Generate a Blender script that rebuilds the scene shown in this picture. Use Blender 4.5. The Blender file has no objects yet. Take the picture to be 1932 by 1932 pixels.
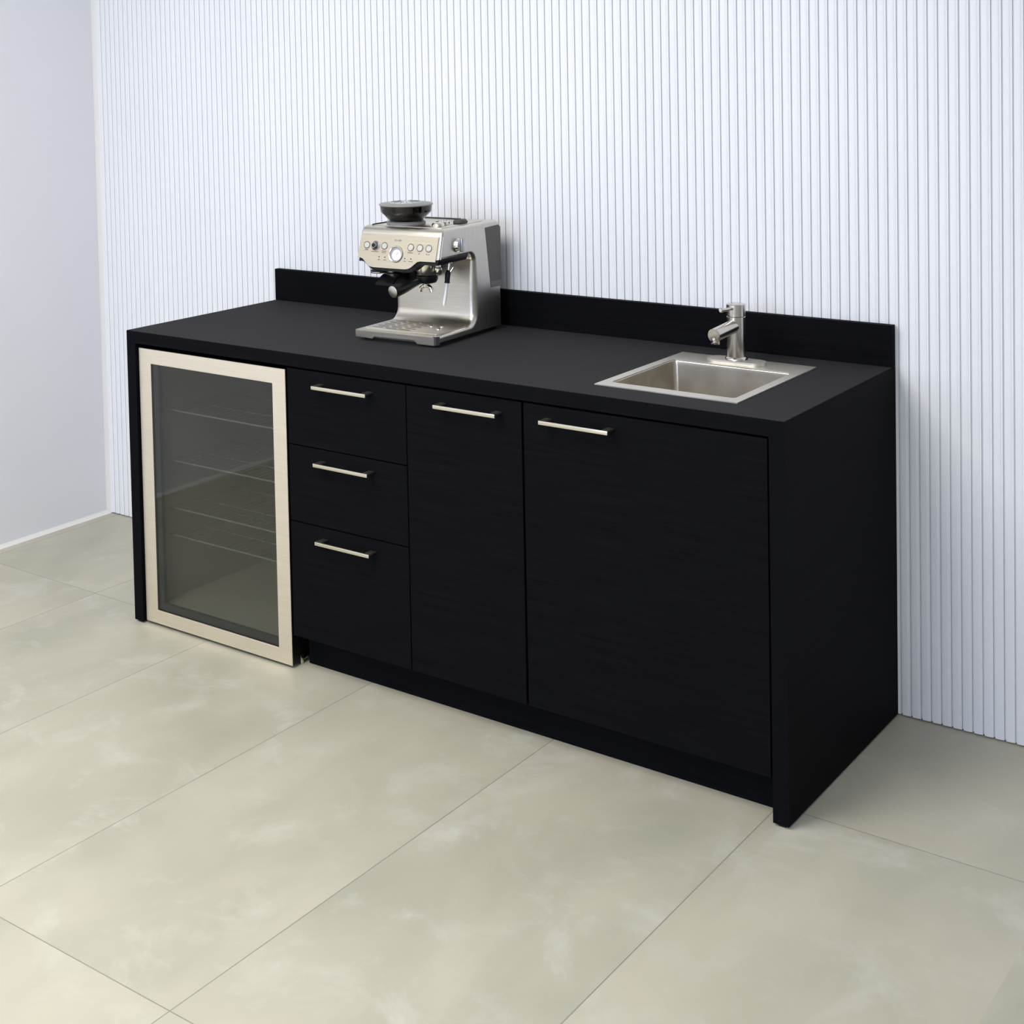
import bpy, bmesh, math, random
from mathutils import Vector, Matrix
random.seed(4)
scn = bpy.context.scene
COL = scn.collection
PI = math.pi

# ------------------------------------------------------------------ materials
def new_mat(name, color, rough=.5, metal=0.0, spec=.5):
    m = bpy.data.materials.new(name); m.use_nodes = True
    b = m.node_tree.nodes['Principled BSDF']
    b.inputs['Base Color'].default_value = (*color, 1)
    b.inputs['Roughness'].default_value = rough
    b.inputs['Metallic'].default_value = metal
    b.inputs['Specular IOR Level'].default_value = spec
    return m, m.node_tree, b

def noise_color(nt, b, c0, c1, scale=(1, 1, 1), nscale=5, detail=6, rough=.55, p0=.3, p1=.7, coord='Object'):
    tc = nt.nodes.new('ShaderNodeTexCoord'); mp = nt.nodes.new('ShaderNodeMapping')
    mp.inputs['Scale'].default_value = scale
    nz = nt.nodes.new('ShaderNodeTexNoise'); nz.inputs['Scale'].default_value = nscale
    nz.inputs['Detail'].default_value = detail; nz.inputs['Roughness'].default_value = rough
    cr = nt.nodes.new('ShaderNodeValToRGB')
    cr.color_ramp.elements[0].position = p0; cr.color_ramp.elements[0].color = (*c0, 1)
    cr.color_ramp.elements[1].position = p1; cr.color_ramp.elements[1].color = (*c1, 1)
    nt.links.new(tc.outputs[coord], mp.inputs[0]); nt.links.new(mp.outputs[0], nz.inputs['Vector'])
    nt.links.new(nz.outputs['Fac'], cr.inputs[0])
    if b: nt.links.new(cr.outputs[0], b.inputs['Base Color'])
    return nz, cr

def add_bump(nt, b, src, strength=.1, dist=.001):
    bp = nt.nodes.new('ShaderNodeBump'); bp.inputs['Strength'].default_value = strength
    bp.inputs['Distance'].default_value = dist
    nt.links.new(src, bp.inputs['Height']); nt.links.new(bp.outputs[0], b.inputs['Normal'])

def brushed(name, c0, c1, rough=.3, axis='x', bump=.05):
    m, nt, b = new_mat(name, c0, rough, 1.0)
    sc = {'x': (3, 160, 160), 'y': (160, 3, 160), 'z': (160, 160, 3)}[axis]
    nz, cr = noise_color(nt, b, c0, c1, sc, 3, 3)
    mr = nt.nodes.new('ShaderNodeMapRange'); mr.inputs[3].default_value = rough - .06; mr.inputs[4].default_value = rough + .08
    nt.links.new(nz.outputs['Fac'], mr.inputs[0]); nt.links.new(mr.outputs[0], b.inputs['Roughness'])
    add_bump(nt, b, nz.outputs['Fac'], bump, .0005)
    return m

def black_oak(name, axis):
    m, nt, b = new_mat(name, (.006, .006, .008), .55, 0, .02)
    sc = {'x': (1.2, 60, 60), 'y': (60, 1.2, 60), 'z': (60, 60, 1.2)}[axis]
    nz, cr = noise_color(nt, b, (.0038, .0039, .0052), (.0062, .0064, .0078), sc, 4, 5, .6, .35, .68)
    add_bump(nt, b, nz.outputs['Fac'], .12, .0006)
    return m
M = {}
M['oak'] = black_oak('black_laminate', 'x')
M['oak_y'] = black_oak('black_laminate_side', 'y')
m, nt, b = new_mat('black_laminate_lit_top', (.02, .02, .022), .75, 0, .03)  # same black laminate, the sheen on its top painted in as lighter colour
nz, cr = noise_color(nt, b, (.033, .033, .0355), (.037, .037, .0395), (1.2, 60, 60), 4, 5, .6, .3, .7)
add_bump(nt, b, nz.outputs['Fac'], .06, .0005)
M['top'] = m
M['void'] = new_mat('black_shadow_board', (.002, .002, .002), .8, 0, .1)[0]
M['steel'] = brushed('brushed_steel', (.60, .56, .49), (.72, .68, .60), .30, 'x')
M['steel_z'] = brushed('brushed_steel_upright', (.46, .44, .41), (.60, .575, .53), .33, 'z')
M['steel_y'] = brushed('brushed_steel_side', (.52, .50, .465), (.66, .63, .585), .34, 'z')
M['panel'] = brushed('champagne_steel', (.49, .445, .345), (.555, .505, .40), .40, 'x')
M['frame'] = brushed('door_frame_steel', (.80, .735, .61), (.87, .805, .68), .46, 'x')
M['nickel'] = brushed('satin_nickel', (.66, .61, .50), (.78, .72, .60), .30, 'x')
M['faucet'] = brushed('brushed_nickel', (.56, .53, .48), (.70, .66, .60), .20, 'z', .03)
M['sink'] = brushed('sink_steel', (.70, .665, .585), (.80, .765, .68), .40, 'x')
m, nt, b = new_mat('sink_bowl_steel', (.4, .38, .33), .3, 1.0)
noise_color(nt, b, (.47, .43, .365), (.63, .585, .51), (1, 1, 1), 14, 4, .5, .3, .7)
M['bowl'] = m
M['chrome'] = new_mat('chrome', (.78, .76, .72), .09, 1.0)[0]
M['chrome_warm'] = new_mat('warm_chrome', (.72, .67, .57), .16, 1.0)[0]
M['knobsteel'] = brushed('dark_dial_steel', (.34, .34, .37), (.48, .48, .5), .25, 'z')
M['plastic'] = new_mat('black_plastic', (.005, .005, .006), .36, 0, .3)[0]
M['rubber'] = new_mat('black_rubber', (.006, .006, .006), .6, 0, .3)[0]
M['gray'] = new_mat('grey_plastic', (.16, .16, .165), .45, 0, .5)[0]
M['lid'] = new_mat('lid_plastic', (.25, .255, .235), .4, 0, .5)[0]
M['lidrib'] = new_mat('lid_rib', (.14, .14, .145), .4)[0]
M['lidcap'] = new_mat('pale_lid_cap', (.55, .55, .57), .3)[0]
M['ink'] = new_mat('grey_ink', (.10, .09, .08), .6)[0]
M['logoink'] = new_mat('logo_metal', (.36, .335, .29), .35, 1.0)[0]
M['red'] = new_mat('red_needle', (.5, .03, .03), .5)[0]
M['white'] = new_mat('white_dial_and_glint', (.86, .86, .88), .4)[0]
M['dialring'] = new_mat('dial_grey', (.30, .31, .36), .4)[0]
M['button'] = brushed('button_steel', (.56, .54, .49), (.64, .62, .57), .35, 'z', .02)
M['buttonrim'] = new_mat('button_rim', (.20, .19, .17), .3, 1.0)[0]
M['cloth'] = new_mat('dark_green_grey', (.045, .05, .043), .7)[0]
M['slots'] = new_mat('dark_slot', (.06, .052, .043), .7)[0]
M['tank'] = new_mat('smoked_tank', (.085, .08, .07), .2, 0, .4)[0]
M['liner'] = new_mat('fridge_liner', (.68, .66, .61), .55, 0, .3)[0]
M['wire'] = new_mat('shelf_wire', (.55, .55, .53), .45, .1)[0]
M['clip'] = new_mat('pale_clip', (.7, .71, .69), .5)[0]
M['gasket'] = new_mat('door_gasket', (.16, .17, .19), .5)[0]
M['caulk'] = new_mat('white_caulk', (.86, .85, .83), .5)[0]

def glass(name, color, trans=.7, rough=.0, spec=.5, ior=1.5):
    m, nt, b = new_mat(name, color, .02, 0, .5)
    out = nt.nodes['Material Output']
    tr = nt.nodes.new('ShaderNodeBsdfTransparent'); tr.inputs[0].default_value = (*color, 1)
    gl = nt.nodes.new('ShaderNodeBsdfGlossy'); gl.inputs['Roughness'].default_value = rough
    gl.inputs[0].default_value = (1, 1, 1, 1)
    fr = nt.nodes.new('ShaderNodeFresnel'); fr.inputs[0].default_value = ior
    mx = nt.nodes.new('ShaderNodeMixShader')
    ge = nt.nodes.new('ShaderNodeNewGeometry')     # reflect only off the outer face of the thin sheet
    iv = nt.nodes.new('ShaderNodeMath'); iv.operation = 'SUBTRACT'; iv.inputs[0].default_value = 1; nt.links.new(ge.outputs['Backfacing'], iv.inputs[1])
    ml = nt.nodes.new('ShaderNodeMath'); ml.operation = 'MULTIPLY'; nt.links.new(fr.outputs[0], ml.inputs[0]); nt.links.new(iv.outputs[0], ml.inputs[1])
    nt.links.new(ml.outputs[0], mx.inputs[0]); nt.links.new(tr.outputs[0], mx.inputs[1])
    nt.links.new(gl.outputs[0], mx.inputs[2]); nt.links.new(mx.outputs[0], out.inputs[0])
    return m
M['glass'] = glass('tinted_fridge_glass', (.61, .62, .59), rough=.02)
M['smoke'] = glass('smoked_hopper_plastic', (.42, .37, .34), rough=.06)

# walls
m, nt, b = new_mat('white_ribbed_panel', (.80, .80, .83), .55, 0, .3)
noise_color(nt, b, (.82, .832, .87), (.85, .858, .89), (1, 1, .4), 3, 3)
M['slat'] = m
m, nt, b = new_mat('lilac_white_paint', (.6, .6, .64), .7, 0, .3)
noise_color(nt, b, (.82, .825, .875), (.835, .84, .88), (1, 1, 1), 2.2, 3)
M['paint'] = m
M['ceil'] = new_mat('ceiling_paint', (.82, .82, .82), .8)[0]
M['room'] = new_mat('room_paint', (.45, .45, .47), .8)[0]

# floor tiles
TX0, TW = .298, .586           # grout line phase / tile width
TY0, TL = .085, 1.302
def floor_material():
    m, nt, b = new_mat('stone_floor_tile', (.5, .5, .42), .42, 0, .35)
    N = nt.nodes; L = nt.links
    tc = N.new('ShaderNodeTexCoord')
    sep = N.new('ShaderNodeSeparateXYZ'); L.new(tc.outputs['Object'], sep.inputs[0])
    def line(axis, off, w, gw):
        a = N.new('ShaderNodeMath'); a.operation = 'SUBTRACT'; L.new(sep.outputs[axis], a.inputs[0]); a.inputs[1].default_value = off
        d = N.new('ShaderNodeMath'); d.operation = 'DIVIDE'; L.new(a.outputs[0], d.inputs[0]); d.inputs[1].default_value = w
        r = N.new('ShaderNodeMath'); r.operation = 'ROUND'; L.new(d.outputs[0], r.inputs[0])
        s = N.new('ShaderNodeMath'); s.operation = 'SUBTRACT'; L.new(d.outputs[0], s.inputs[0]); L.new(r.outputs[0], s.inputs[1])
        ab = N.new('ShaderNodeMath'); ab.operation = 'ABSOLUTE'; L.new(s.outputs[0], ab.inputs[0])
        lt = N.new('ShaderNodeMath'); lt.operation = 'LESS_THAN'; L.new(ab.outputs[0], lt.inputs[0]); lt.inputs[1].default_value = gw / w / 2
        fl = N.new('ShaderNodeMath'); fl.operation = 'FLOOR'; L.new(d.outputs[0], fl.inputs[0])
        return lt, fl
    lx, fx = line(0, TX0, TW, .0026); ly, fy = line(1, TY0, TL, .0026)
    wide = N.new('ShaderNodeMath'); wide.operation = 'COMPARE'; L.new(sep.outputs[0], wide.inputs[0]); wide.inputs[1].default_value = TX0 + 4 * TW; wide.inputs[2].default_value = .1
    lxs = N.new('ShaderNodeMath'); lxs.operation = 'SUBTRACT'; lxs.use_clamp = True; L.new(lx.outputs[0], lxs.inputs[0]); L.new(wide.outputs[0], lxs.inputs[1])
    mxm = N.new('ShaderNodeMath'); mxm.operation = 'MAXIMUM'; L.new(lxs.outputs[0], mxm.inputs[0]); L.new(ly.outputs[0], mxm.inputs[1])
    # per tile offset so every tile carries its own clouding
    cb = N.new('ShaderNodeCombineXYZ'); L.new(fx.outputs[0], cb.inputs[0]); L.new(fy.outputs[0], cb.inputs[1])
    sc = N.new('ShaderNodeVectorMath'); sc.operation = 'SCALE'; sc.inputs['Scale'].default_value = 7.31; L.new(cb.outputs[0], sc.inputs[0])
    ad = N.new('ShaderNodeVectorMath'); ad.operation = 'ADD'; L.new(tc.outputs['Object'], ad.inputs[0]); L.new(sc.outputs[0], ad.inputs[1])
    def nz(scale, detail, rough, vs=(1, 1, 1)):
        mp = N.new('ShaderNodeMapping'); mp.inputs['Scale'].default_value = vs; L.new(ad.outputs[0], mp.inputs[0])
        n = N.new('ShaderNodeTexNoise'); n.inputs['Scale'].default_value = scale; n.inputs['Detail'].default_value = detail
        n.inputs['Roughness'].default_value = rough; n.inputs['Distortion'].default_value = .4
        L.new(mp.outputs[0], n.inputs['Vector']); return n
    n1 = nz(2.2, 7, .55, (1.5, .8, 1)); n2 = nz(5, 9, .68); n3 = nz(1.1, 3, .5)
    cr = N.new('ShaderNodeValToRGB'); cr.color_ramp.elements[0].position = .34; cr.color_ramp.elements[1].position = .68
    cr.color_ramp.elements[0].color = (.415, .402, .318, 1); cr.color_ramp.elements[1].color = (.53, .505, .405, 1)
    L.new(n1.outputs['Fac'], cr.inputs[0])
    cr2 = N.new('ShaderNodeValToRGB'); cr2.color_ramp.elements[0].position = .52; cr2.color_ramp.elements[1].position = .74
    cr2.color_ramp.elements[0].color = (0, 0, 0, 1); cr2.color_ramp.elements[1].color = (1, 1, 1, 1)
    L.new(n2.outputs['Fac'], cr2.inputs[0])
    mx = N.new('ShaderNodeMix'); mx.data_type = 'RGBA'; L.new(cr2.outputs[0], mx.inputs[0]); L.new(cr.outputs[0], mx.inputs[6]); mx.inputs[7].default_value = (.58, .57, .50, 1)
    cr3 = N.new('ShaderNodeValToRGB'); cr3.color_ramp.elements[0].position = .42; cr3.color_ramp.elements[1].position = .66
    cr3.color_ramp.elements[0].color = (0, 0, 0, 1); cr3.color_ramp.elements[1].color = (.55, .55, .55, 1)
    L.new(n3.outputs['Fac'], cr3.inputs[0])
    mw = N.new('ShaderNodeMix'); mw.data_type = 'RGBA'; L.new(cr3.outputs[0], mw.inputs[0]); L.new(mx.outputs[2], mw.inputs[6]); mw.inputs[7].default_value = (.53, .492, .395, 1)
    mg = N.new('ShaderNodeMix'); mg.data_type = 'RGBA'; L.new(mxm.outputs[0], mg.inputs[0]); L.new(mw.outputs[2], mg.inputs[6]); mg.inputs[7].default_value = (.27, .262, .222, 1)
    L.new(mg.outputs[2], b.inputs['Base Color'])
    mr = N.new('ShaderNodeMapRange'); mr.inputs[3].default_value = .36; mr.inputs[4].default_value = .52
    L.new(n2.outputs['Fac'], mr.inputs[0]); L.new(mr.outputs[0], b.inputs['Roughness'])
    return m
M['floor'] = floor_material()

# ------------------------------------------------------------------ mesh helpers
def obj(name, bm, mat, parent=None, smooth=None, loc=(0, 0, 0)):
    bmesh.ops.recalc_face_normals(bm, faces=bm.faces[:])
    me = bpy.data.meshes.new(name); bm.to_mesh(me); bm.free()
    mats = mat if isinstance(mat, (list, tuple)) else [mat]
    for mm in mats: me.materials.append(mm)
    if smooth is not None:
        for p in me.polygons: p.use_smooth = True
        try: me.set_sharp_from_angle(angle=math.radians(smooth))
        except Exception: pass
    o = bpy.data.objects.new(name, me); COL.objects.link(o)
    o.location = loc
    if parent: o.parent = parent
    return o

def tag(o, label=None, cat=None, group=None, kind=None):
    if label: o['label'] = label
    if cat: o['category'] = cat
    if group: o['group'] = group
    if kind: o['kind'] = kind
    return o

def empty(name, loc=(0, 0, 0), rz=0.0):
    o = bpy.data.objects.new(name, None); COL.objects.link(o)
    o.location = loc; o.rotation_euler = (0, 0, rz); o.empty_display_size = .05
    return o

def box(bm, x0, x1, y0, y1, z0, z1, bev=0, seg=2):
    r = bmesh.ops.create_cube(bm, size=1)
    vs = r['verts']
    for v in vs:
        v.co = Vector(((x0 + x1) / 2 + v.co.x * (x1 - x0), (y0 + y1) / 2 + v.co.y * (y1 - y0), (z0 + z1) / 2 + v.co.z * (z1 - z0)))
    if bev:
        es = list({e for v in vs for e in v.link_edges})
        bmesh.ops.bevel(bm, geom=es, offset=bev, segments=seg, affect='EDGES', profile=.5)

def B(*a, **k):
    bm = bmesh.new(); box(bm, *a, **k); return bm

def frame_basis(axis):
    axis = Vector(axis).normalized()
    t = Vector((0, 0, 1)) if abs(axis.z) < .9 else Vector((1, 0, 0))
    u = axis.cross(t).normalized(); v = axis.cross(u).normalized()
    return axis, u, v

def lathe(bm, prof, origin=(0, 0, 0), axis=(0, 0, 1), seg=32, cap0=True, cap1=True):
    """prof: list of (r, h) along the axis"""
    a, u, v = frame_basis(axis); o = Vector(origin); rings = []
    for r, h in prof:
        ring = [bm.verts.new(o + a * h + (u * math.cos(2 * PI * i / seg) + v * math.sin(2 * PI * i / seg)) * max(r, 1e-5)) for i in range(seg)]
        rings.append(ring)
    for k in range(len(rings) - 1):
        A, C = rings[k], rings[k + 1]
        for i in range(seg):
            j = (i + 1) % seg
            bm.faces.new((A[i], A[j], C[j], C[i]))
    if cap0: bm.faces.new(rings[0][::-1])
    if cap1: bm.faces.new(rings[-1])

def tube(bm, pts, rad, seg=16):
    pts = [Vector(p) for p in pts]; n = len(pts)
    rads = rad if isinstance(rad, (list, tuple)) else [rad] * n
    rings = []; pu = None
    for k, p in enumerate(pts):
        d = (pts[min(k + 1, n - 1)] - pts[max(k - 1, 0)]).normalized()
        if pu is None:
            _, u, v = frame_basis(d)
        else:
            u = (pu - d * pu.dot(d)).normalized(); v = d.cross(u).normalized()
        pu = u
        rings.append([bm.verts.new(p + (u * math.cos(2 * PI * i / seg) + v * math.sin(2 * PI * i / seg)) * rads[k]) for i in range(seg)])
    for k in range(n - 1):
        for i in range(seg):
            j = (i + 1) % seg
            bm.faces.new((rings[k][i], rings[k][j], rings[k + 1][j], rings[k + 1][i]))
    bm.faces.new(rings[0][::-1]); bm.faces.new(rings[-1])

def prism(bm, poly, lo, hi, axis='x'):
    """poly in the two other axes, extruded lo..hi along axis"""
    def P(a, b_, t):
        return {'x': (t, a, b_), 'y': (a, t, b_), 'z': (a, b_, t)}[axis]
    A = [bm.verts.new(P(a, c, lo)) for a, c in poly]; C = [bm.verts.new(P(a, c, hi)) for a, c in poly]
    f0 = bm.faces.new(A[::-1]); f1 = bm.faces.new(C)
    n = len(poly)
    for i in range(n):
        j = (i + 1) % n
        bm.faces.new((A[i], A[j], C[j], C[i]))
    return f0, f1

def rrect(x0, x1, y0, y1, r, seg=6):
    pts = []
    for cx, cy, a0 in ((x1 - r, y0 + r, -90), (x1 - r, y1 - r, 0), (x0 + r, y1 - r, 90), (x0 + r, y0 + r, 180)):
        for i in range(seg + 1):
            a = math.radians(a0 + 90 * i / seg)
            pts.append((cx + r * math.cos(a), cy + r * math.sin(a)))
    return pts

def arc(cx, cy, r, a0, a1, n=8):
    return [(cx + r * math.cos(math.radians(a0 + (a1 - a0) * i / n)), cy + r * math.sin(math.radians(a0 + (a1 - a0) * i / n))) for i in range(n + 1)]

def text_mesh(name, body, size, mat, parent, mw, extrude=.0002, align='CENTER'):
    cu = bpy.data.curves.new(name, 'FONT'); cu.body = body; cu.size = size
    cu.align_x = align; cu.align_y = 'CENTER'; cu.extrude = extrude; cu.resolution_u = 3
    t = bpy.data.objects.new('tmp_text', cu); COL.objects.link(t)
    bpy.context.view_layer.update()
    dg = bpy.context.evaluated_depsgraph_get()
    me = bpy.data.meshes.new_from_object(t.evaluated_get(dg)); me.name = name
    COL.objects.unlink(t); bpy.data.objects.remove(t); bpy.data.curves.remove(cu)
    me.transform(mw); me.materials.clear(); me.materials.append(mat)
    o = bpy.data.objects.new(name, me); COL.objects.link(o); o.parent = parent
    return o

# ------------------------------------------------------------------ dimensions
W, D, H = 2.118, .683, .90
T = .037                      # board thickness
BH, BT = .106, .021           # backsplash
XL = -.925                    # left wall
WALL = D + .004               # front of the wall slats
XR, YF, ZC = 5.6, -6.2, 3.0   # unseen side of the room

# ------------------------------------------------------------------ room shell
bm = bmesh.new()
box(bm, XL - .1, XR + .1, YF - .1, WALL + .13, -.06, 0)
tag(obj('floor', bm, M['floor']), 'pale greenish beige stone-look tile floor with thin grout lines', kind='structure')

# ribbed back wall: one continuous profile
PITCH = .02535
SL0 = 1.9254 - PITCH * 200
def ribbed_profile():
    pts = []
    x = SL0
    while x < XL - .01: x += PITCH
    y = WALL
    pts.append((XL - .05, y + .012)); pts.append((x - .002, y + .012))
    while x < XR:
        # slit, slat face, bevelled right side, groove floor
        pts += [(x, y + .0075), (x, y + .0006), (x + .0008, y), (x + .0126, y), (x + .0148, y + .0004),
                (x + .0172, y + .0014), (x + PITCH - .0044, y + .0016), (x + PITCH - .0042, y + .0075)]
        x += PITCH
    pts.append((XR, y + .012))
    return pts
pr = ribbed_profile()
bm = bmesh.new()
lo = [bm.verts.new((x, y, .004)) for x, y in pr]; hi = [bm.verts.new((x, y, ZC)) for x, y in pr]
blo = [bm.verts.new((pr[0][0], WALL + .12, .004)), bm.verts.new((pr[-1][0], WALL + .12, .004))]
bhi = [bm.verts.new((pr[0][0], WALL + .12, ZC)), bm.verts.new((pr[-1][0], WALL + .12, ZC))]
for i in range(len(pr) - 1): bm.faces.new((lo[i], lo[i + 1], hi[i + 1], hi[i]))
bm.faces.new((blo[0], blo[1], bhi[1], bhi[0])); bm.faces.new((lo[0], hi[0], bhi[0], blo[0])); bm.faces.new((lo[-1], blo[1], bhi[1], hi[-1]))
# bottom strip between profile and back
for i in range(len(pr) - 1):
    a = bm.verts.new((pr[i][0], WALL + .12, .004)); c = bm.verts.new((pr[i + 1][0], WALL + .12, .004))
    if abs(a.co.x - c.co.x) > 1e-6: bm.faces.new((lo[i], a, c, lo[i + 1]))
me = bpy.data.meshes.new('wall_back'); bm.to_mesh(me); bm.free(); me.materials.append(M['slat'])
o = bpy.data.objects.new('wall_back', me); COL.objects.link(o)
tag(o, 'white wall of narrow vertical ribs behind the black counter', kind='structure')

tag(obj('wall_left', B(XL - .1, XL, YF, WALL + .012, 0, ZC), M['paint']), 'smooth lilac-white wall left of the counter', kind='structure')
tag(obj('wall_right', B(XR, XR + .1, YF, WALL + .012, 0, ZC), M['room']), kind='structure')
tag(obj('wall_front', B(XL, XR, YF - .1, YF, 0, ZC), M['room']), kind='structure')
tag(obj('ceiling', B(XL - .1, XR + .1, YF - .1, WALL + .13, ZC, ZC + .06), M['ceil']), kind='structure')
# caulk beads in the corner and along the floor of the left wall
bm = bmesh.new(); prism(bm, [(XL, 0), (XL + .011, 0), (XL + .005, .005), (XL, .013)], YF, WALL - .002, 'y')
tag(obj('trim_1', bm, M['caulk'], smooth=40), 'white caulk bead between the left wall and floor', kind='structure')
bm = bmesh.new(); prism(bm, [(XL, WALL + .004), (XL, WALL - .014), (XL + .004, WALL - .004), (XL + .012, WALL + .004)], 0, ZC, 'z')
tag(obj('trim_2', bm, M['caulk'], smooth=40), 'white caulk bead up the left corner of the room', kind='structure')

# ------------------------------------------------------------------ worktop with waterfall sides
SX0, SX1, SY0, SY1 = 1.587, 1.962, .098, .560          # sink rim
ct = empty('worktop', (W / 2, D / 2, 0))
tag(ct, 'matt black wood-grain worktop with waterfall sides reaching the floor', 'counter')
def under(root):
    o = Vector(root.location)
    return lambda ob: (setattr(ob, 'location', Vector(ob.location) - o), ob)[1]
ptop = under(ct)
bm = bmesh.new()
hx0, hx1, hy0, hy1 = SX0 + .012, SX1 - .012, SY0 + .012, SY1 - .012
g = .0006
outer = [(0, 0), (W, 0), (W, D), (0, D)]; inner = [(hx0, hy0), (hx1, hy0), (hx1, hy1), (hx0, hy1)]
vt = [bm.verts.new((x, y, H)) for x, y in outer]; it = [bm.verts.new((x, y, H)) for x, y in inner]
vb = [bm.verts.new((min(max(x, T), W - T), y, H - T)) for x, y in outer]; ib = [bm.verts.new((x, y, H - T)) for x, y in inner]
for i in range(4):
    j = (i + 1) % 4
    bm.faces.new((vt[i], vt[j], it[j], it[i])); bm.faces.new((vb[j], vb[i], ib[i], ib[j]))
    bm.faces.new((vb[i], vb[j], vt[j], vt[i])); bm.faces.new((it[i], it[j], ib[j], ib[i]))
bm.verts.ensure_lookup_table()
ed = [e for e in bm.edges if all(v in vt for v in e.verts)]
bmesh.ops.bevel(bm, geom=ed, offset=.0011, segments=2, affect='EDGES')
# faces pointing sideways keep the plain laminate; only the top is painted lit
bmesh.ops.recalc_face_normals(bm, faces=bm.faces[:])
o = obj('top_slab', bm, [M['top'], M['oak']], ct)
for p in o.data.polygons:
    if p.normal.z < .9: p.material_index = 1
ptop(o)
for x0 in (0, W - T):
    e_ = .0002
    poly = [(0, .006), (T, .006), (T, H - T - e_), (0, H - e_ * 2)] if x0 == 0 else [(x0, .006), (W, .006), (W, H - e_ * 2), (x0, H - T - e_)]
    bm = bmesh.new(); prism(bm, poly, 0, D, 'y')
    ptop(obj('side_panel', bm, M['oak_y'], ct))
for x0 in (0, W - T):
    for y0 in (.006, D - .06):
        ptop(obj('levelling_foot', B(x0 + .010, x0 + T - .010, y0, y0 + .022, 0, .0059), M['rubber'], ct))
o = obj('backsplash', B(-W / 2, W / 2, -BT / 2, BT / 2, .0003, BH, bev=.0009), [M['oak']], None, loc=(W / 2, D - BT / 2, H))
tag(o, 'long low black backsplash board standing along the back edge of the worktop', 'backsplash')

# ------------------------------------------------------------------ handles
HP = -.034
def make_handle(parent, x0, x1, z, off):
    """square bar handle bent back at both ends"""
    bm = bmesh.new(); hw = .0048; th = .0052; leg = .019
    box(bm, x0, x1, HP, HP + th, z - hw, z + hw, bev=.0007)
    box(bm, x0 + .0004, x0 + leg, HP + th - .0004, .0, z + hw - .0042, z + hw, bev=.0004)
    box(bm, x1 - leg, x1 - .0004, HP + th - .0004, .0, z + hw - .0042, z + hw, bev=.0004)
    bmesh.ops.translate(bm, vec=-off, verts=bm.verts[:])
    return obj('handle', bm, M['nickel'], parent, smooth=30)

DT = .019                      # front thickness
X1, X2, X3, X4 = .660, 1.079, 1.441, 2.0785
ZB, ZT = .103, .8585
G = .0016
def carcass(x0, x1, parent, off, open_top=True):
    bm = bmesh.new(); y0, y1 = DT + .001, D - .012; t = .016
    box(bm, x0 + .001, x0 + t, y0, y1, ZB, H - T - .002); box(bm, x1 - t, x1 - .001, y0, y1, ZB, H - T - .002)
    box(bm, x0 + t, x1 - t, y0, y1, ZB, ZB + t); box(bm, x0 + t, x1 - t, y1 - .008, y1, ZB + t, H - T - .002)
    box(bm, x0 + t, x1 - t, y0, y0 + .02, H - T - .02, H - T - .002)
    bmesh.ops.translate(bm, vec=-off, verts=bm.verts[:])
    obj('carcass', bm, M['void'], parent)
    bm = bmesh.new(); box(bm, x0 - (.005 if x0 == X1 else 0), x1, .070, .086, 0, ZB - .001)
    if x0 == X1: box(bm, x0 - .005, x0 + .011, .0865, D - .03, 0, ZB - .001)
    bmesh.ops.translate(bm, vec=-off, verts=bm.verts[:])
    obj('toe_kick', bm, M['oak'], parent)
def front(name, x0, x1, z0, z1, parent, off, hx, hz):
    bm = B(x0 + G, x1 - G, .0005, DT, z0 + G, z1 - G, bev=.0008)
    bmesh.ops.translate(bm, vec=-off, verts=bm.verts[:])
    d = obj(name, bm, M['oak'], parent)
    make_handle(d, hx, hx + .190, hz, off)
    return d
off = Vector(((X1 + X2) / 2, 0, 0))
dc = empty('drawer_cabinet', off); tag(dc, 'black three-drawer cabinet with bar handles beside the glass-door fridge', 'cabinet', 'black base cabinets under the worktop')
carcass(X1, X2, dc, off)
for (z0, z1, hz) in ((.6455, ZT, .8215), (.430, .6455, .6095), (ZB, .430, .3945)):
    front('drawer', X1, X2, z0, z1, dc, off, .779, hz)
off = Vector(((X2 + X3) / 2, 0, 0))
nc = empty('door_cabinet', off); tag(nc, 'narrow black cabinet with one tall door right of the drawers', 'cabinet', 'black base cabinets under the worktop')
carcass(X2, X3, nc, off); front('door', X2, X3 - .002, ZB, ZT, nc, off, 1.191, .822)
off = Vector(((X3 + X4) / 2, 0, 0))
sc_ = empty('sink_cabinet', off); tag(sc_, 'wide black single-door cabinet directly under the steel sink', 'cabinet', 'black base cabinets under the worktop')
carcass(X3, X4, sc_, off); front('door', X3 + .001, X4, ZB, ZT, sc_, off, 1.508, .824)

# ------------------------------------------------------------------ beverage fridge
FX0, FX1, FY, FZ0, FZ1 = .0425, .645, .009, .009, .849
off = Vector(((FX0 + FX1) / 2, .3, 0))
fr = empty('beverage_fridge', off); tag(fr, 'beverage fridge with steel-framed glass door and wire shelves', 'fridge')
def fobj(name, bm, mat, parent=fr, smooth=None):
    bmesh.ops.translate(bm, vec=-off, verts=bm.verts[:]); return obj(name, bm, mat, parent, smooth)
DY = FY + .036
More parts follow.
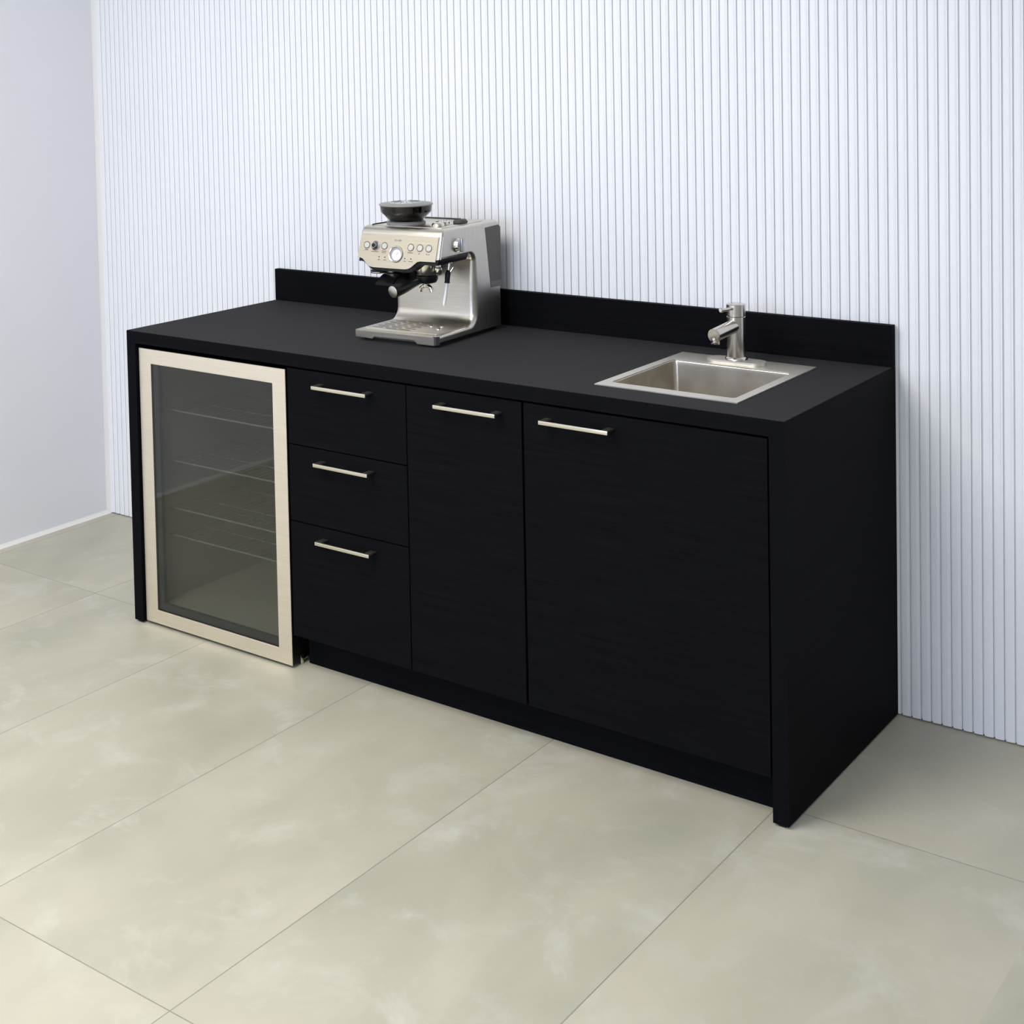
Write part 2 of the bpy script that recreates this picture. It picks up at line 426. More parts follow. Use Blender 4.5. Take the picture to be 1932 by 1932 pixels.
# cabinet shell, open to the front
bm = bmesh.new(); bx0, bx1, by0, by1, bz0, bz1 = FX0 + .002, FX1 - .006, DY + .004, .62, .030, FZ1 - .004; w = .032
def open_box(bm, x0, x1, y0, y1, z0, z1, w):
    box(bm, x0, x0 + w, y0, y1, z0, z1); box(bm, x1 - w, x1, y0, y1, z0, z1)
    box(bm, x0 + w, x1 - w, y0, y1, z0, z0 + w); box(bm, x0 + w, x1 - w, y0, y1, z1 - w, z1)
    box(bm, x0 + w, x1 - w, y1 - w, y1, z0 + w, z1 - w)
open_box(bm, bx0, bx1, by0, by1, bz0, bz1, w - .004)
fobj('shell', bm, M['plastic'])
bm = bmesh.new(); open_box(bm, bx0 + w - .0038, bx1 - w + .0038, by0 + .001, by1 - w + .0035, bz0 + w - .0038, bz1 - w + .0038, .0035)
fobj('liner', bm, M['liner'])
for (fx, fy) in ((bx0 + .04, by0 + .04), (bx1 - .04, by0 + .04), (bx0 + .04, by1 - .05), (bx1 - .04, by1 - .05)):
    bm = bmesh.new(); lathe(bm, [(.016, 0), (.016, .006), (.009, .008), (.009, .0298)], (fx, fy, 0), seg=16)
    fobj('foot', bm, M['rubber'], smooth=40)
bm = bmesh.new(); box(bm, bx1 - .012, bx1 - .001, by0 - .001, by1 - .02, .0125, .0297, bev=.001)
fobj('base_rail', bm, M['knobsteel'])
# door: mitred frame
ox0, ox1, oz0, oz1 = FX0, FX1, FZ0, FZ1; ix0, ix1, iz0, iz1 = .0935, .5950, .0505, .8045
bm = bmesh.new()
for yy in (FY, DY):
    pass
def ring(y, a0, a1, c0, c1): return [bm.verts.new((a0, y, c0)), bm.verts.new((a1, y, c0)), bm.verts.new((a1, y, c1)), bm.verts.new((a0, y, c1))]
of, ob, inf, inb = ring(FY, ox0, ox1, oz0, oz1), ring(FY + .003, ox0, ox1, oz0, oz1), ring(FY, ix0, ix1, iz0, iz1), ring(FY + .003, ix0, ix1, iz0, iz1)
for i in range(4):
    j = (i + 1) % 4
    bm.faces.new((of[i], of[j], inf[j], inf[i])); bm.faces.new((ob[j], ob[i], inb[i], inb[j]))
    bm.faces.new((of[j], of[i], ob[i], ob[j])); bm.faces.new((inf[i], inf[j], inb[j], inb[i]))
bmesh.ops.bevel(bm, geom=[e for e in bm.edges if all(abs(v.co.y - FY) < 1e-6 for v in e.verts) and not (e.verts[0] in of and e.verts[1] in inf) and not (e.verts[1] in of and e.verts[0] in inf)], offset=.0008, segments=1, affect='EDGES')
door = fobj('door_frame', bm, M['frame'])
bm = bmesh.new(); q = .0006
for a in ((ox0 + q, ix0 - q, oz0 + q, oz1 - q), (ix1 + q, ox1 - q, oz0 + q, oz1 - q), (ix0 - q, ix1 + q, oz0 + q, iz0 - q), (ix0 - q, ix1 + q, iz1 + q, oz1 - q)):
    box(bm, a[0], a[1], FY + .0031, DY, a[2], a[3])
fobj('door_core', bm, M['plastic'], door)
bm = B(ix0 - .004, ix1 + .004, FY + .0045, FY + .0075, iz0 - .004, iz1 + .004)
# keep the pane inside the opening
bm.free(); bm = B(ix0 + .0004, ix1 - .0004, FY + .003, FY + .007, iz0 + .0004, iz1 - .0004)
fobj('glass_pane', bm, M['glass'], door)
bm = bmesh.new()   # grey inner spacer behind the pane
t = .021; y0, y1 = FY + .010, FY + .022
box(bm, ix0 + .0005, ix0 + t, y0, y1, iz0 + .001, iz1 - .001); box(bm, ix1 - .006, ix1 - .0005, y0, y1, iz0 + .001, iz1 - .001)
box(bm, ix0 + t, ix1 - .006, y0, y1, iz0 + .001, iz0 + t); box(bm, ix0 + t, ix1 - .006, y0, y1, iz1 - .006, iz1 - .001)
fobj('door_gasket', bm, M['gasket'], door)
# shelves of wire
for z in (.650, .494, .347, .262):
    bm = bmesh.new(); y0, y1 = by0 + .035, by1 - w - .02; x0, x1 = bx0 + w + .001, bx1 - w - .001
    tube(bm, [(x0, y0, z), (x1, y0, z)], .0026, 8)
    for yy in (.2, .35, y1): tube(bm, [(x0, yy, z - .003), (x1, yy, z - .003)], .0013, 6)
    for i in range(22):
        xx = x0 + .008 + (x1 - x0 - .016) * i / 21
        tube(bm, [(xx, y0, z + .001), (xx, y1, z + .001)], .0011, 5)
    fobj('wire_shelf', bm, M['wire'])
for z in (.72, .555, .455, .40):      # pale shelf clips on the rear wall
    fobj('shelf_clip', B(.33, .342, by1 - w - .004, by1 - w - .0002, z - .012, z + .012, bev=.001), M['clip'])
bm = bmesh.new(); box(bm, FX1 - .010, FX1 - .001, DY + .0005, DY + .03, .011, .029, bev=.001)
lathe(bm, [(.006, 0), (.006, .012)], (FX1 - .006, DY + .010, .0), seg=12)
fobj('hinge', bm, M['chrome_warm'], smooth=40)

# ------------------------------------------------------------------ sink
off = Vector(((SX0 + SX1) / 2, (SY0 + SY1) / 2, H))
sk = empty('sink', off); tag(sk, 'square drop-in stainless steel sink with flat rim', 'sink')
def sobj(name, bm, mat, parent=sk, smooth=None):
    bmesh.ops.translate(bm, vec=-off, verts=bm.verts[:]); return obj(name, bm, mat, parent, smooth)
bx0_, bx1_, by0_, by1_ = 1.612, 1.938, .136, .462
n = 7
inn = rrect(bx0_, bx1_, by0_, by1_, .010, n)
def outer_for(p):
    # radial projection of the rounded opening onto the square rim
    return None
bm = bmesh.new()
rt = .0028
oc = [(SX1, SY0), (SX1, SY1), (SX0, SY1), (SX0, SY0)]
iv = [bm.verts.new((x, y, H + rt)) for x, y in inn]
ov = [bm.verts.new((x, y, H + rt)) for x, y in oc]; ol = [bm.verts.new((x, y, H + .0003)) for x, y in oc]
k = n + 1
for c in range(4):
    for i in range(n): bm.faces.new((iv[c * k + i], ov[c], iv[c * k + i + 1]))
    c2 = (c + 1) % 4
    bm.faces.new((iv[c * k + n], ov[c], ov[c2], iv[(c2 * k) % len(iv)]))
    bm.faces.new((ov[c], ol[c], ol[c2], ov[c2]))
iw = [bm.verts.new((x, y, H + .0005)) for x, y in inn]
for i in range(len(iv)):
    j = (i + 1) % len(iv); bm.faces.new((iv[i], iv[j], iw[j], iw[i]))
il = [bm.verts.new((x, y, H + .0003)) for x, y in rrect(bx0_ - .002, bx1_ + .002, by0_ - .002, by1_ + .002, .012, n)]
rim = sobj('rim', bm, M['sink'])
bm = bmesh.new(); depth = .175
rings = []
for (ins, z, r) in ((0, .0004, .010), (.0004, -.003, .010), (.001, -.010, .012), (.005, -depth + .02, .016), (.012, -depth + .006, .02), (.026, -depth, .03)):
    rings.append([bm.verts.new((x, y, H + z)) for x, y in rrect(bx0_ + ins, bx1_ - ins, by0_ + ins, by1_ - ins, r, n)])
for a in range(len(rings) - 1):
    for i in range(len(rings[a])):
        j = (i + 1) % len(rings[a]); bm.faces.new((rings[a][i], rings[a][j], rings[a + 1][j], rings[a + 1][i]))
bm.faces.new(rings[-1])
o = sobj('bowl', bm, M['bowl'], smooth=60)
md = o.modifiers.new('thickness', 'SOLIDIFY'); md.thickness = .0012; md.offset = 1
bm = bmesh.new(); lathe(bm, [(.042, 0), (.042, .003), (.036, .004), (.030, .001)], ((bx0_ + bx1_) / 2, .30, H - depth + .0005), seg=32)
sobj('drain', bm, M['chrome'], smooth=40)

# ------------------------------------------------------------------ faucet
FXc, FYc = 1.770, .503; Z0 = H + rt + .0003
off = Vector((FXc, FYc, Z0))
fc = empty('faucet', off); tag(fc, 'brushed nickel single-lever faucet on an oval plate at the back of the sink', 'faucet')
def fa(name, bm, mat, parent=fc, smooth=40): return obj(name, bm, mat, parent, smooth)
bm = bmesh.new(); prism(bm, rrect(-.079, .079, -.028, .028, .0279, 12), 0, .0085, 'z')
bmesh.ops.bevel(bm, geom=[e for e in bm.edges if all(v.co.z > .008 for v in e.verts)], offset=.0015, segments=2, affect='EDGES')
fa('base_plate', bm, M['sink'], smooth=50)
bm = bmesh.new(); lathe(bm, [(.029, .0086), (.029, .012), (.0265, .0155), (.0238, .017), (.0238, .1195), (.0225, .1210)], seg=40)
body = fa('body', bm, M['faucet'])
bm = bmesh.new(); lathe(bm, [(.0225, .1212), (.0242, .1220), (.0242, .1515), (.0228, .153), (.0, .1535)], seg=40)
fa('cap', bm, M['faucet'])
d = Vector((-.006, -.118, -.010)); L_ = d.length
bm = bmesh.new(); lathe(bm, [(.0172, .008), (.0172, L_ - .002), (.0155, L_), (.0, L_ + .0002)], (0, 0, .0975), d, seg=32)
sp = fa('spout', bm, M['faucet'])
tip = Vector((0, 0, .0975)) + d * .90
bm = bmesh.new(); lathe(bm, [(.0112, 0), (.0112, .016), (.0100, .018), (.0085, .018), (.008, .012)], tip + Vector((0, 0, -.006)), (0, -.18, -1), seg=24)
fa('aerator', bm, M['chrome'], sp)
bm = bmesh.new(); tube(bm, [(0, -.020, .143), (-.004, -.056, .1445), (-.006, -.072, .1455)], [.0042, .0044, .0048], 14)
lathe(bm, [(.0062, -.003), (.0062, .004), (.004, .006), (0, .006)], (-.006, -.070, .1453), (-.1, -1, .06), seg=18)
fa('lever', bm, M['faucet'])

# ------------------------------------------------------------------ espresso machine
MO = Vector((.986, .266, H)); MR = math.radians(3.4)
em = empty('espresso_machine', MO, MR)
tag(em, 'stainless steel espresso machine with built-in grinder standing on the black worktop', 'coffee machine')
def mo(name, bm, mat, parent=em, smooth=35): return obj(name, bm, mat, parent, smooth)
MWd, MD, MH = .282, .348, .326
YC, ZTR, ZHB = .200, .032, .243
# C shaped side profile (y, z, edge rounding)
prof = [(.004, .010, .006), (.001, .0325, .010)]
prof += [(a, c_, .010 + .010 * i / 10) for i, (a, c_) in enumerate(arc(YC - .034, ZTR + .0345, .034, -90, 0, 10))]
prof += [(YC, .12, .021), (YC, .17, .019)]
prof += [(a, c_, .016 - .006 * i / 8) for i, (a, c_) in enumerate(arc(YC - .026, ZHB - .026, .026, 0, 90, 8))]
prof += [(.018, ZHB, .007), (.036, .309, .009), (.0395, .3165, .009), (.046, .3225, .009), (.058, MH, .009)]
prof += [(MD - .024, MH, .009), (MD - .013, .3235, .009), (MD - .006, .317, .009), (MD - .002, .303, .009), (MD, .010, .006)]
def housing():
    n = len(prof); P2 = [Vector((a, b_)) for a, b_, r in prof]; nr = []
    area2 = sum(P2[i - 1].x * P2[i].y - P2[i].x * P2[i - 1].y for i in range(n))
    for i in range(n):
        d0 = (P2[i] - P2[i - 1]).normalized(); d1 = (P2[(i + 1) % n] - P2[i]).normalized()
        s_ = 1 if area2 > 0 else -1
        n0 = Vector((-d0.y, d0.x)) * s_; n1 = Vector((-d1.y, d1.x)) * s_      # inward
        m_ = n0 + n1; nr.append(m_ / max(m_.dot(n0), .35))
    bm = bmesh.new(); loops = []; K = 6
    for side in (0, 1):
        for k in (range(K + 1) if side == 0 else range(K, -1, -1)):
            t = PI / 2 * k / K      # 0: on the side face (inset), 90 deg: full outline
            ins, dx = 1 - math.sin(t), 1 - math.cos(t)
            loops.append([bm.verts.new((-MWd + r * dx if side == 0 else -r * dx, p.x + m_.x * r * ins, p.y + m_.y * r * ins))
                          for p, m_, (_, _, r) in zip(P2, nr, prof)])
    bm.faces.new(loops[0]); bm.faces.new(loops[-1][::-1])
    for a in range(len(loops) - 1):
        for i in range(n):
            j = (i + 1) % n; bm.faces.new((loops[a][i], loops[a][j], loops[a + 1][j], loops[a + 1][i]))
    return bm
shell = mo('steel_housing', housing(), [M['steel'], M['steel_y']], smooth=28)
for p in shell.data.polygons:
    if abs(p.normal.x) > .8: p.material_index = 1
# side seam line of the panel and dark tank
bm = bmesh.new(); prism(bm, [(.262, .309), (.289, .130), (.3485, .128), (.3475, .303), (.338, .311)], -MWd - .0006, .0007, 'x')
mo('water_tank', bm, M['tank'])
bm = bmesh.new(); prism(bm, [(.2888, .131), (.2905, .147), (.3487, .146), (.3487, .129)], -.02, .0012, 'x')
mo('tank_foot', bm, M['gray'])
# black underside trim following the control panel
def contour(dz=0.0):
    return [(-.281, .236 + dz), (-.272, .237 + dz), (-.262, .2345 + dz), (-.243, .2185 + dz), (-.234, .214 + dz), (-.220, .2125 + dz),
            (-.114, .2125 + dz), (-.102, .214 + dz), (-.092, .2185 + dz), (-.073, .2345 + dz), (-.063, .237 + dz), (-.012, .2375 + dz)]
bm = bmesh.new()
poly = contour(-.011) + [(-.004, .242), (-.004, .250), (-.278, .250)]
prism(bm, poly, .0225, .175, 'y')
mo('underside_trim', bm, M['plastic'])
# control panel plate (sloped front)
def front_y(z): return .018 + (z - .243) * (.018 / .066)
def sloped(poly, t0, t1):
    bm = bmesh.new()
    A = [bm.verts.new((x, front_y(z) - t0, z)) for x, z in poly]; C = [bm.verts.new((x, front_y(z) - t1, z)) for x, z in poly]
    bm.faces.new(A); bm.faces.new(C[::-1])
    for i in range(len(poly)):
        j = (i + 1) % len(poly); bm.faces.new((A[i], C[i], C[j], A[j]))
    return bm
cp = mo('control_panel', sloped(contour(0) + [(-.0105, .3045), (-.274, .3045), (-.277, .303)], -.010, .0022), M['panel'])
# front face pieces: local frame on the sloped plate
sl = math.atan2(.018, .066)
nrm = Vector((0, -math.cos(sl), math.sin(sl)))
def fp(x, z, out=.0022): return Vector((x, front_y(z) - out, z)) 
def disc(x, z, r0, prof_, seg=28):
    bm = bmesh.new(); lathe(bm, prof_, fp(x, z), nrm, seg=seg); return bm
DX = .0095    # the six round buttons
for x in (-.2525, -.1905, -.0995, -.0685, -.0385):
    rm = mo('button', disc(x, .273, 0, [(.0110, -.001), (.0110, .0008), (.0094, .0009), (.0094, .0002)]), M['buttonrim'], cp)
    mo('button_cap', disc(x, .273, 0, [(.0090, .0), (.0090, .0012), (.0080, .0019), (0, .0019)]), M['button'], rm)
gd = mo('grind_dial', disc(-.2215, .272, 0, [(.0142, -.001), (.0142, .0015), (.0118, .003), (.0095, .009), (.0075, .0115), (0, .0115)]), M['knobsteel'], cp)
mo('dial_cap', disc(-.2215, .272, 0, [(.006, .0116), (.006, .0122), (0, .0122)]), M['plastic'], gd)
gz = .2525; gx = -.1465
ga = mo('pressure_gauge', disc(gx, gz, 0, [(.0245, -.004), (.0245, .002), (.0230, .0042), (.0208, .0036), (.0202, .0002)], 40), M['chrome_warm'], cp)
mo('gauge_face', disc(gx, gz, 0, [(.0202, .0003), (0, .0004)], 40), M['dialring'], ga)
mo('gauge_disc', disc(gx + .0015, gz - .0025, 0, [(.0155, .0005), (.0155, .0008), (0, .0008)], 32), M['white'], ga)
MT = Matrix.Rotation(PI / 2 - sl * 0, 4, 'X')
def on_face(x, z, out, rot=0):
    # text matrix: local x -> +x, local y -> up the slope, local z -> outward
    up = Vector((0, math.sin(sl), math.cos(sl)))
    m_ = Matrix(((1, up.x, nrm.x, 0), (0, up.y, nrm.y, 0), (0, up.z, nrm.z, 0), (0, 0, 0, 1)))
    return Matrix.Translation(fp(x, z) + nrm * out) @ m_ @ Matrix.Rotation(rot, 4, 'Z')
bm = bmesh.new(); box(bm, -.0004, .0004, -.002, .0095, 0, .0004)
bm.transform(on_face(gx + .0015, gz - .0025, .0011, -.6)); mo('gauge_needle', bm, M['red'], ga)
text_mesh('logo', 'Breville', .0085, M['logoink'], cp, on_face(-.146, .2905, .0003))
def lab(s, x, z, size=.0036): text_mesh('printed_label', s, size, M['ink'], cp, on_face(x + DX, z + .002, .0003))
lab('POWER', -.2615, .2575); lab('GRIND AMOUNT', -.231, .2535, .0032); lab('FILTER SIZE', -.1995, .2565, .0032)
lab('SINGLE DOUBLE', -.1995, .2520, .0022)
lab('PROGRAM', -.1095, .2565)
for (x, z, r) in ((-.0785, .2555, .0017), (-.0525, .2550, .0017), (-.0455, .2550, .0017)):
    bm = bmesh.new(); lathe(bm, [(r, 0), (r, .0004), (0, .0004)], fp(x + DX, z + .002), nrm, seg=12)
    mo('cup_symbol', bm, M['ink'], cp)
for (x, s) in ((-.2140, 'GRIND'), (-.1935, 'CUP SIZE'), (-.1250, 'CLEAN'), (-.1040, 'HOT WATER')):
    bm = bmesh.new(); lathe(bm, [(.0018, 0), (.0018, .0005), (0, .0006)], fp(x + DX, .2420), nrm, seg=14)
    mo('indicator_light', bm, M['plastic'], cp)
    lab(s, x, .2325, .0026)
# bright rounded corner post between panel and side
bm = bmesh.new(); tube(bm, [(-.0062, .0235, .2435), (-.0062, .0405, .3060)], [.0068, .0068], 18)
mo('corner_post', bm, M['chrome'])
# side steam dial
bm = bmesh.new(); lathe(bm, [(.0215, 0), (.0215, .004), (.019, .009), (.0185, .012), (0, .012)], (.0002, .112, .276), (1, 0, 0), seg=36)
sd = mo('steam_dial', bm, M['chrome'])
bm = B(.0115, .0195, .1050, .1190, .2570, .2950, bev=.0025, seg=3); mo('dial_grip', bm, M['knobsteel'], sd)
# top: recessed dark warming tray and rim
bm = bmesh.new(); box(bm, -.255, -.018, .060, .275, MH + .0002, MH + .0016, bev=.0004)
tr = mo('warming_tray', bm, M['steel'])
bm = bmesh.new()
box(bm, -.2585, -.2552, .060, .290, MH + .0002, MH + .004); box(bm, -.2585, -.10, .2752, .290, MH + .0002, MH + .004)
mo('tray_rail', bm, M['plastic'], tr)
# hopper
HX, HY, HZ = -.180, .120, MH - .0042
bm = bmesh.new(); lathe(bm, [(.0565, .0062), (.0565, .012), (.0535, .0145), (.0495, .015)], (HX, HY, HZ), seg=48)
hc = mo('hopper_collar', bm, M['gray'])
bm = bmesh.new()
lathe(bm, [(.0470, .0152), (.0500, .018), (.0740, .042), (.0765, .061), (.0750, .061), (.0722, .043), (.0480, .019), (.044, .0165)], (HX, HY, HZ), seg=56)
hp = mo('bean_hopper', bm, M['smoke'])
# coffee beans: heap with bean sized lumps
bm = bmesh.new(); lathe(bm, [(.040, .0175), (.0475, .0205), (.0692, .0420), (.0697, .0455), (.060, .049), (.035, .052), (0, .053)], (HX, HY, HZ), seg=48)
m_, nt_, b_ = new_mat('roasted_beans', (.02, .009, .005), .35, 0, .5)
vz = nt_.nodes.new('ShaderNodeTexVoronoi'); vz.inputs['Scale'].default_value = 150
tcz = nt_.nodes.new('ShaderNodeTexCoord'); nt_.links.new(tcz.outputs['Object'], vz.inputs['Vector'])
crz = nt_.nodes.new('ShaderNodeValToRGB'); crz.color_ramp.elements[0].color = (.045, .018, .009, 1); crz.color_ramp.elements[1].color = (.004, .002, .001, 1)
nt_.links.new(vz.outputs['Distance'], crz.inputs[0]); nt_.links.new(crz.outputs[0], b_.inputs['Base Color'])
add_bump(nt_, b_, vz.outputs['Distance'], .8, .004)
o = obj('coffee_beans', bm, m_, None, 35)
o.location = MO; o.rotation_euler = (0, 0, MR)
tag(o, 'dark roasted coffee beans filling the smoked hopper', 'coffee beans', kind='stuff')
bm = bmesh.new(); lathe(bm, [(.0735, .0580), (.0735, .0612), (.0785, .0615), (.0785, .0640), (.076, .0660), (.050, .0690), (.0485, .0680), (.020, .0700), (0, .0705)], (HX, HY, HZ), seg=56)
ld = mo('hopper_lid', bm, M['lid'])
bm = bmesh.new(); lathe(bm, [(.0475, .0684), (.0465, .0700), (.020, .0712), (0, .0715)], (HX, HY, HZ), seg=48); mo('lid_cap', bm, M['lidcap'], ld)
bm = bmesh.new()
for i in range(14):
    a = 2 * PI * i / 14
    tube(bm, [(HX + math.cos(a) * r, HY + math.sin(a) * r, HZ + z) for r, z in ((.016, .0713), (.036, .0707), (.0455, .0701))], .0009, 6)
mo('lid_rib', bm, M['lidrib'], ld)
# base tray: front plate, black foot, drip grate
bm = bmesh.new()
poly = [(-.280, .0105), (-.222, .0085), (-.214, .0150), (-.078, .0165), (-.066, .0065), (-.010, .0065), (-.010, .0305), (-.281, .0305)]
prism(bm, poly, -.0035, .006, 'y')
bmesh.ops.bevel(bm, geom=[e for e in bm.edges if all(v.co.z > .030 and v.co.y < 0 for v in e.verts)], offset=.002, segments=3, affect='EDGES')
mo('drip_tray_front', bm, M['steel'])
bm = bmesh.new(); tube(bm, [(-.010, .0075, .0075), (-.010, .0075, .0315)], .0105, 24); mo('tray_corner', bm, M['chrome'])
bm = bmesh.new(); prism(bm, rrect(-MWd + .012, -.008, .012, MD - .012, .02), 0, .0105, 'z'); mo('rubber_base', bm, M['rubber'])
bm = bmesh.new(); prism(bm, rrect(-.266, -.016, .022, .176, .006), ZTR + .0004, ZTR + .0016, 'z')
dg_ = mo('drip_grate', bm, M['steel'])
bm = bmesh.new()
for r_ in range(9):
    y = .040 + r_ * .0145
    for c_ in range(3):
        x0 = -.252 + c_ * .046 + (.012 if r_ % 2 else 0)
        box(bm, x0, x0 + .036, y, y + .0042, ZTR + .0014, ZTR + .0019)
box(bm, -.196, -.112, .0285, .0310, ZTR + .0014, ZTR + .0020)
mo('drain_slot', bm, M['slots'], dg_)
for (x, y, r) in ((-.098, .118, .0055), (-.068, .126, .0055), (-.055, .090, .0085)):
    bm = bmesh.new(); lathe(bm, [(r, 0), (r * .9, .0018), (r * .5, .0032), (0, .0036)], (x, y, ZTR + .0017), seg=20)
    mo('grate_stud', bm, M['chrome'], dg_)
# grinder outlet, cradle, group head, hot water outlet
bm = bmesh.new(); lathe(bm, [(.0250, 0), (.0250, .034), (.0225, .0385)], (-.208, .088, .226), (0, 0, -1), seg=36); mo('grinder_outlet', bm, M['chrome_warm'])
bm = bmesh.new()
poly = [(.060, .187), (.036, .176), (.020, .164), (.020, .159), (.150, .160), (.180, .172), (.180, .187)]
prism(bm, poly, -.226, -.160, 'x')
box(bm, -.176, -.132, .100, .190, .165, .226)
bmesh.ops.bevel(bm, geom=bm.edges[:], offset=.003, segments=2, affect='EDGES')
mo('dosing_cradle', bm, M['plastic'])
bm = bmesh.new(); lathe(bm, [(.034, 0), (.034, .034), (.031, .0385), (.026, .039)], (-.094, .090, .226), (0, 0, -1), seg=40); mo('group_head', bm, M['chrome_warm'])
bm = bmesh.new(); lathe(bm, [(.0075, 0), (.0075, .016), (.011, .018), (.011, .032), (.008, .037), (.004, .037)], (-.044, .078, .230), (0, 0, -1), seg=24); mo('hot_water_outlet', bm, M['chrome'])
# steam wand
WV = Vector((-.021, -.005, -.006))
bm = bmesh.new(); lathe(bm, [(.0095, 0), (.0095, .005)], (-.016, .130, .232), (0, 0, -1), seg=20)
tube(bm, [(-.016, .130, .231), (-.0165, .128, .215), (-.018, .125, .198)], .0035, 14)
tube(bm, [(-.004, .1335, .215), (-.009, .130, .206), (-.016, .127, .196)], .0026, 10)
bmesh.ops.translate(bm, vec=WV, verts=bm.verts[:]); sw = mo('steam_wand', bm, M['chrome'])
bm = bmesh.new(); tube(bm, [(-.0170, .127, .206), (-.0185, .1245, .196), (-.0195, .1225, .176), (-.0198, .122, .170)], [.0058, .0082, .0072, .0082], 16); bmesh.ops.translate(bm, vec=WV, verts=bm.verts[:]); mo('wand_grip', bm, M['rubber'], sw)
bm = bmesh.new(); tube(bm, [(-.0198, .122, .172), (-.0225, .1165, .135), (-.0245, .1125, .112), (-.0247, .112, .106)], [.0044, .0044, .0048, .003], 16); bmesh.ops.translate(bm, vec=WV, verts=bm.verts[:]); mo('wand_tube', bm, M['white'], sw)  # steel tube coloured white, its bright highlight painted in

# docked tamper, held under the machine's head
tp = empty('tamper', MO + Matrix.Rotation(MR, 3, 'Z') @ Vector((-.233, .052, .1905)), MR)
tag(tp, 'black tamper with steel disc docked under the left front of the espresso machine', 'tamper')
bm = bmesh.new(); lathe(bm, [(.0245, .0042), (.0245, .008), (.020, .0092), (.0150, .0105), (.0145, .0112)], seg=32); obj('grip', bm, M['plastic'], tp, 40)
bm = bmesh.new(); lathe(bm, [(.0240, 0), (.0250, .0012), (.0250, .0040)], seg=32); obj('steel_disc', bm, M['chrome'], tp, 40)
# portafilter (own thing, locked in the group head)
pfo = Vector((-.094, .090, .1865))
pf = empty('portafilter', MO + Matrix.Rotation(MR, 3, 'Z') @ pfo, MR)
tag(pf, 'black-handled portafilter with twin steel spout locked in the espresso machine', 'portafilter')
bm = bmesh.new(); lathe(bm, [(.0335, 0), (.0335, -.012), (.029, -.020), (.012, -.024), (.006, -.025)], seg=36); obj('basket_holder', bm, M['plastic'], pf, 40)
hd = Vector((-.024, -.132, -.022)); hn = hd.normalized()
bm = bmesh.new(); lathe(bm, [(.009, .026), (.0105, .040), (.0125, .058), (.0155, .082), (.0176, .105), (.0186, hd.length - .004), (.0172, hd.length)], (0, 0, -.009), hd, seg=28)
hh = obj('handle', bm, M['plastic'], pf, 40)
bm = bmesh.new(); lathe(bm, [(.0166, 0), (.0166, .0012), (.0154, .002), (0, .0021)], Vector((0, 0, -.009)) + hn * (hd.length + .0001), hd, seg=32); obj('end_cap', bm, M['button'], hh, 40)
bm = bmesh.new(); tube(bm, [(0, 0, -.0252), (0, 0, -.034)], .0075, 16)
for s in (-1, 1): tube(bm, [(0, 0, -.030), (s * .010, 0, -.032), (s * .017, -.001, -.038), (s * .020, -.001, -.047)], [.0058, .0058, .0062, .0060], 14)
obj('twin_spout', bm, M['chrome_warm'], pf, 40)

# things lying on the machine's top
def on_machine(name, x, y, label, cat, z=MH + .0018):
    o = empty(name, MO + Matrix.Rotation(MR, 3, 'Z') @ Vector((x, y, z)), MR); tag(o, label, cat); return o
fb = on_machine('filter_basket', -.052, .094, 'shiny steel filter basket upside down nearest the side dial', 'filter basket')
bm = bmesh.new(); lathe(bm, [(.0225, 0), (.0225, .0015), (.0185, .002), (.0178, .007), (.0145, .0105), (0, .0118)], seg=36); obj('cup', bm, M['chrome_warm'], fb, 40)
fb2 = on_machine('filter_basket', -.066, .138, 'larger steel filter basket behind the shiny upside-down one', 'filter basket')
bm = bmesh.new(); lathe(bm, [(.0265, 0), (.0265, .0018), (.0215, .003), (.0205, .009), (.018, .011), (0, .0118)], seg=36); obj('cup', bm, M['chrome_warm'], fb2, 40)
bm = bmesh.new()
for i in range(10):
    a = 2 * PI * i / 10; lathe(bm, [(.0013, 0), (.0013, .0006), (0, .0006)], (math.cos(a) * .013, math.sin(a) * .013, .0116), seg=8)
obj('filter_hole', bm, M['slots'], fb2)
kb = on_machine('bundled_cloth', -.036, .188, 'small dark grey-green bundled cloth on the right rear of the machine top', 'cloth')
bm = bmesh.new(); bmesh.ops.create_uvsphere(bm, u_segments=28, v_segments=16, radius=1)
for v in bm.verts:
    c = v.co; rr = 1 + .10 * math.sin(5 * c.x + 2 * c.y) + .08 * math.sin(7 * c.y + 3)
    v.co = Vector((c.x * .019 * rr, c.y * .026 * rr, max(0, .004 + c.z * .0085 * rr)))
obj('bundle', bm, M['cloth'], kb, 60)

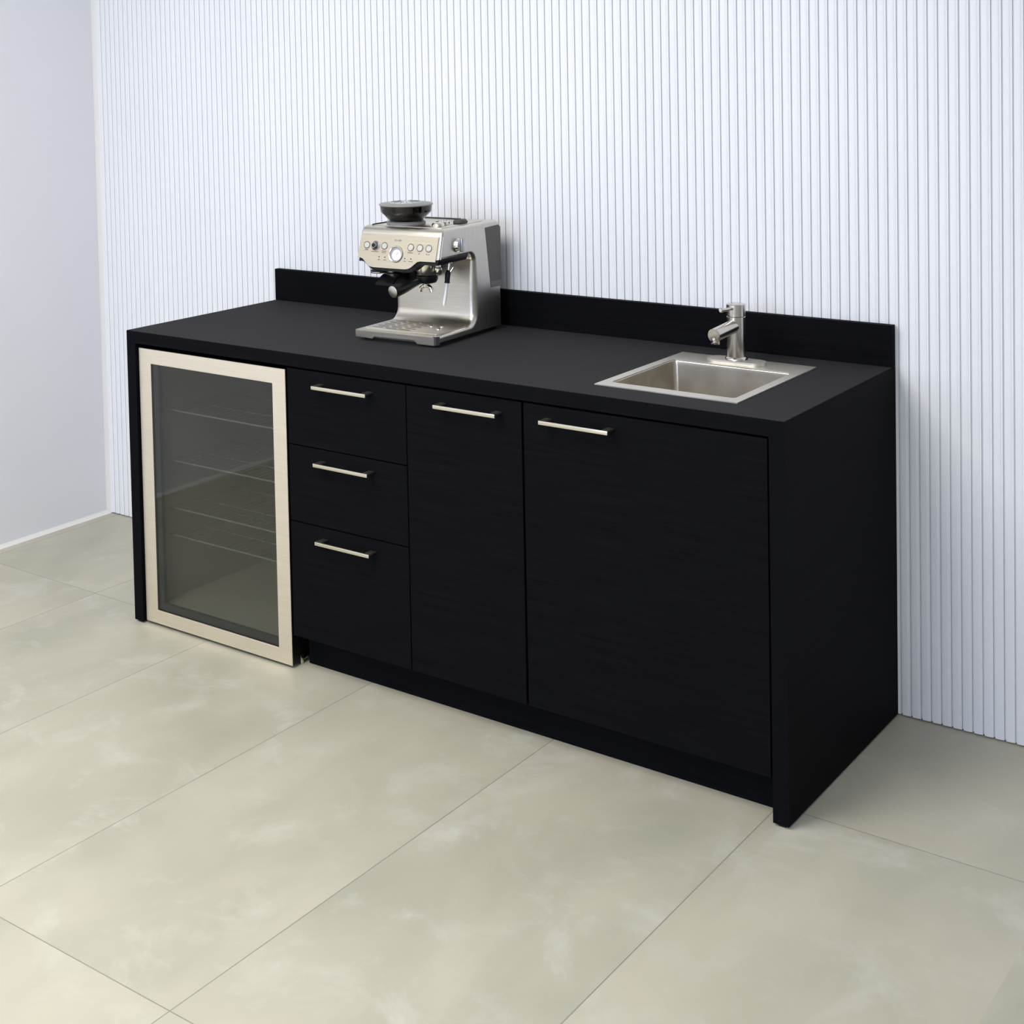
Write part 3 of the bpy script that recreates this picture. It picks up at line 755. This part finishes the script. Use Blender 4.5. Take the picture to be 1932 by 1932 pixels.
# ------------------------------------------------------------------ lights
def area(name, loc, target, sx, sy, power, color):
    l = bpy.data.lights.new(name, 'AREA'); l.shape = 'RECTANGLE'; l.size = sx; l.size_y = sy
    l.energy = power; l.color = color
    o = bpy.data.objects.new(name, l); COL.objects.link(o); o.location = loc
    o.rotation_euler = (Vector(target) - Vector(loc)).to_track_quat('-Z', 'Y').to_euler()
    return o
area('ceiling_lamp', (.85, -2.05, ZC - .05), (.85, -2.05, 0), 1.6, 1.8, 108, (1.0, .965, .91))
area('ceiling_lamp', (3.4, -4.2, ZC - .05), (3.4, -4.2, 0), 2.0, 2.0, 46, (1.0, .97, .92))
area('window_daylight', (1.7, YF + .05, 1.4), (1.7, 0, .6), 3.4, 2.2, 195, (.64, .76, 1.0))
wd = bpy.data.worlds.new('World'); scn.world = wd; wd.use_nodes = True
wd.node_tree.nodes['Background'].inputs[0].default_value = (.7, .75, .85, 1)
wd.node_tree.nodes['Background'].inputs[1].default_value = .3

# ------------------------------------------------------------------ camera
P = dict(f=2740.520, cx=778.828, cy=242.943, a=-0.659721, b=-0.042482, c=-0.021948, loc=(3.39644, -2.93264, 1.68185))
cam = bpy.data.cameras.new('Camera'); co = bpy.data.objects.new('Camera', cam); COL.objects.link(co)
ca, sa, cb, sb, cc, sc = math.cos(P['a']), math.sin(P['a']), math.cos(P['b']), math.sin(P['b']), math.cos(P['c']), math.sin(P['c'])
fwd = Vector((sa * cb, ca * cb, sb)); rt_ = Vector((ca, -sa, 0)); up = rt_.cross(fwd)
r2 = rt_ * cc + up * sc; u2 = up * cc - rt_ * sc
mw = Matrix(((r2.x, u2.x, -fwd.x, P['loc'][0]), (r2.y, u2.y, -fwd.y, P['loc'][1]), (r2.z, u2.z, -fwd.z, P['loc'][2]), (0, 0, 0, 1)))
co.matrix_world = mw
cam.sensor_width = 36; cam.lens = P['f'] / 1932 * 36
cam.shift_x = (966 - P['cx']) / 1932; cam.shift_y = -(966 - P['cy']) / 1932
cam.clip_start = .05; cam.clip_end = 50
scn.camera = co
scn.view_settings.view_transform = 'Standard'; scn.view_settings.look = 'None'
scn.view_settings.gamma = 1; scn.view_settings.use_curve_mapping = False
scn.view_settings.exposure = -0.19
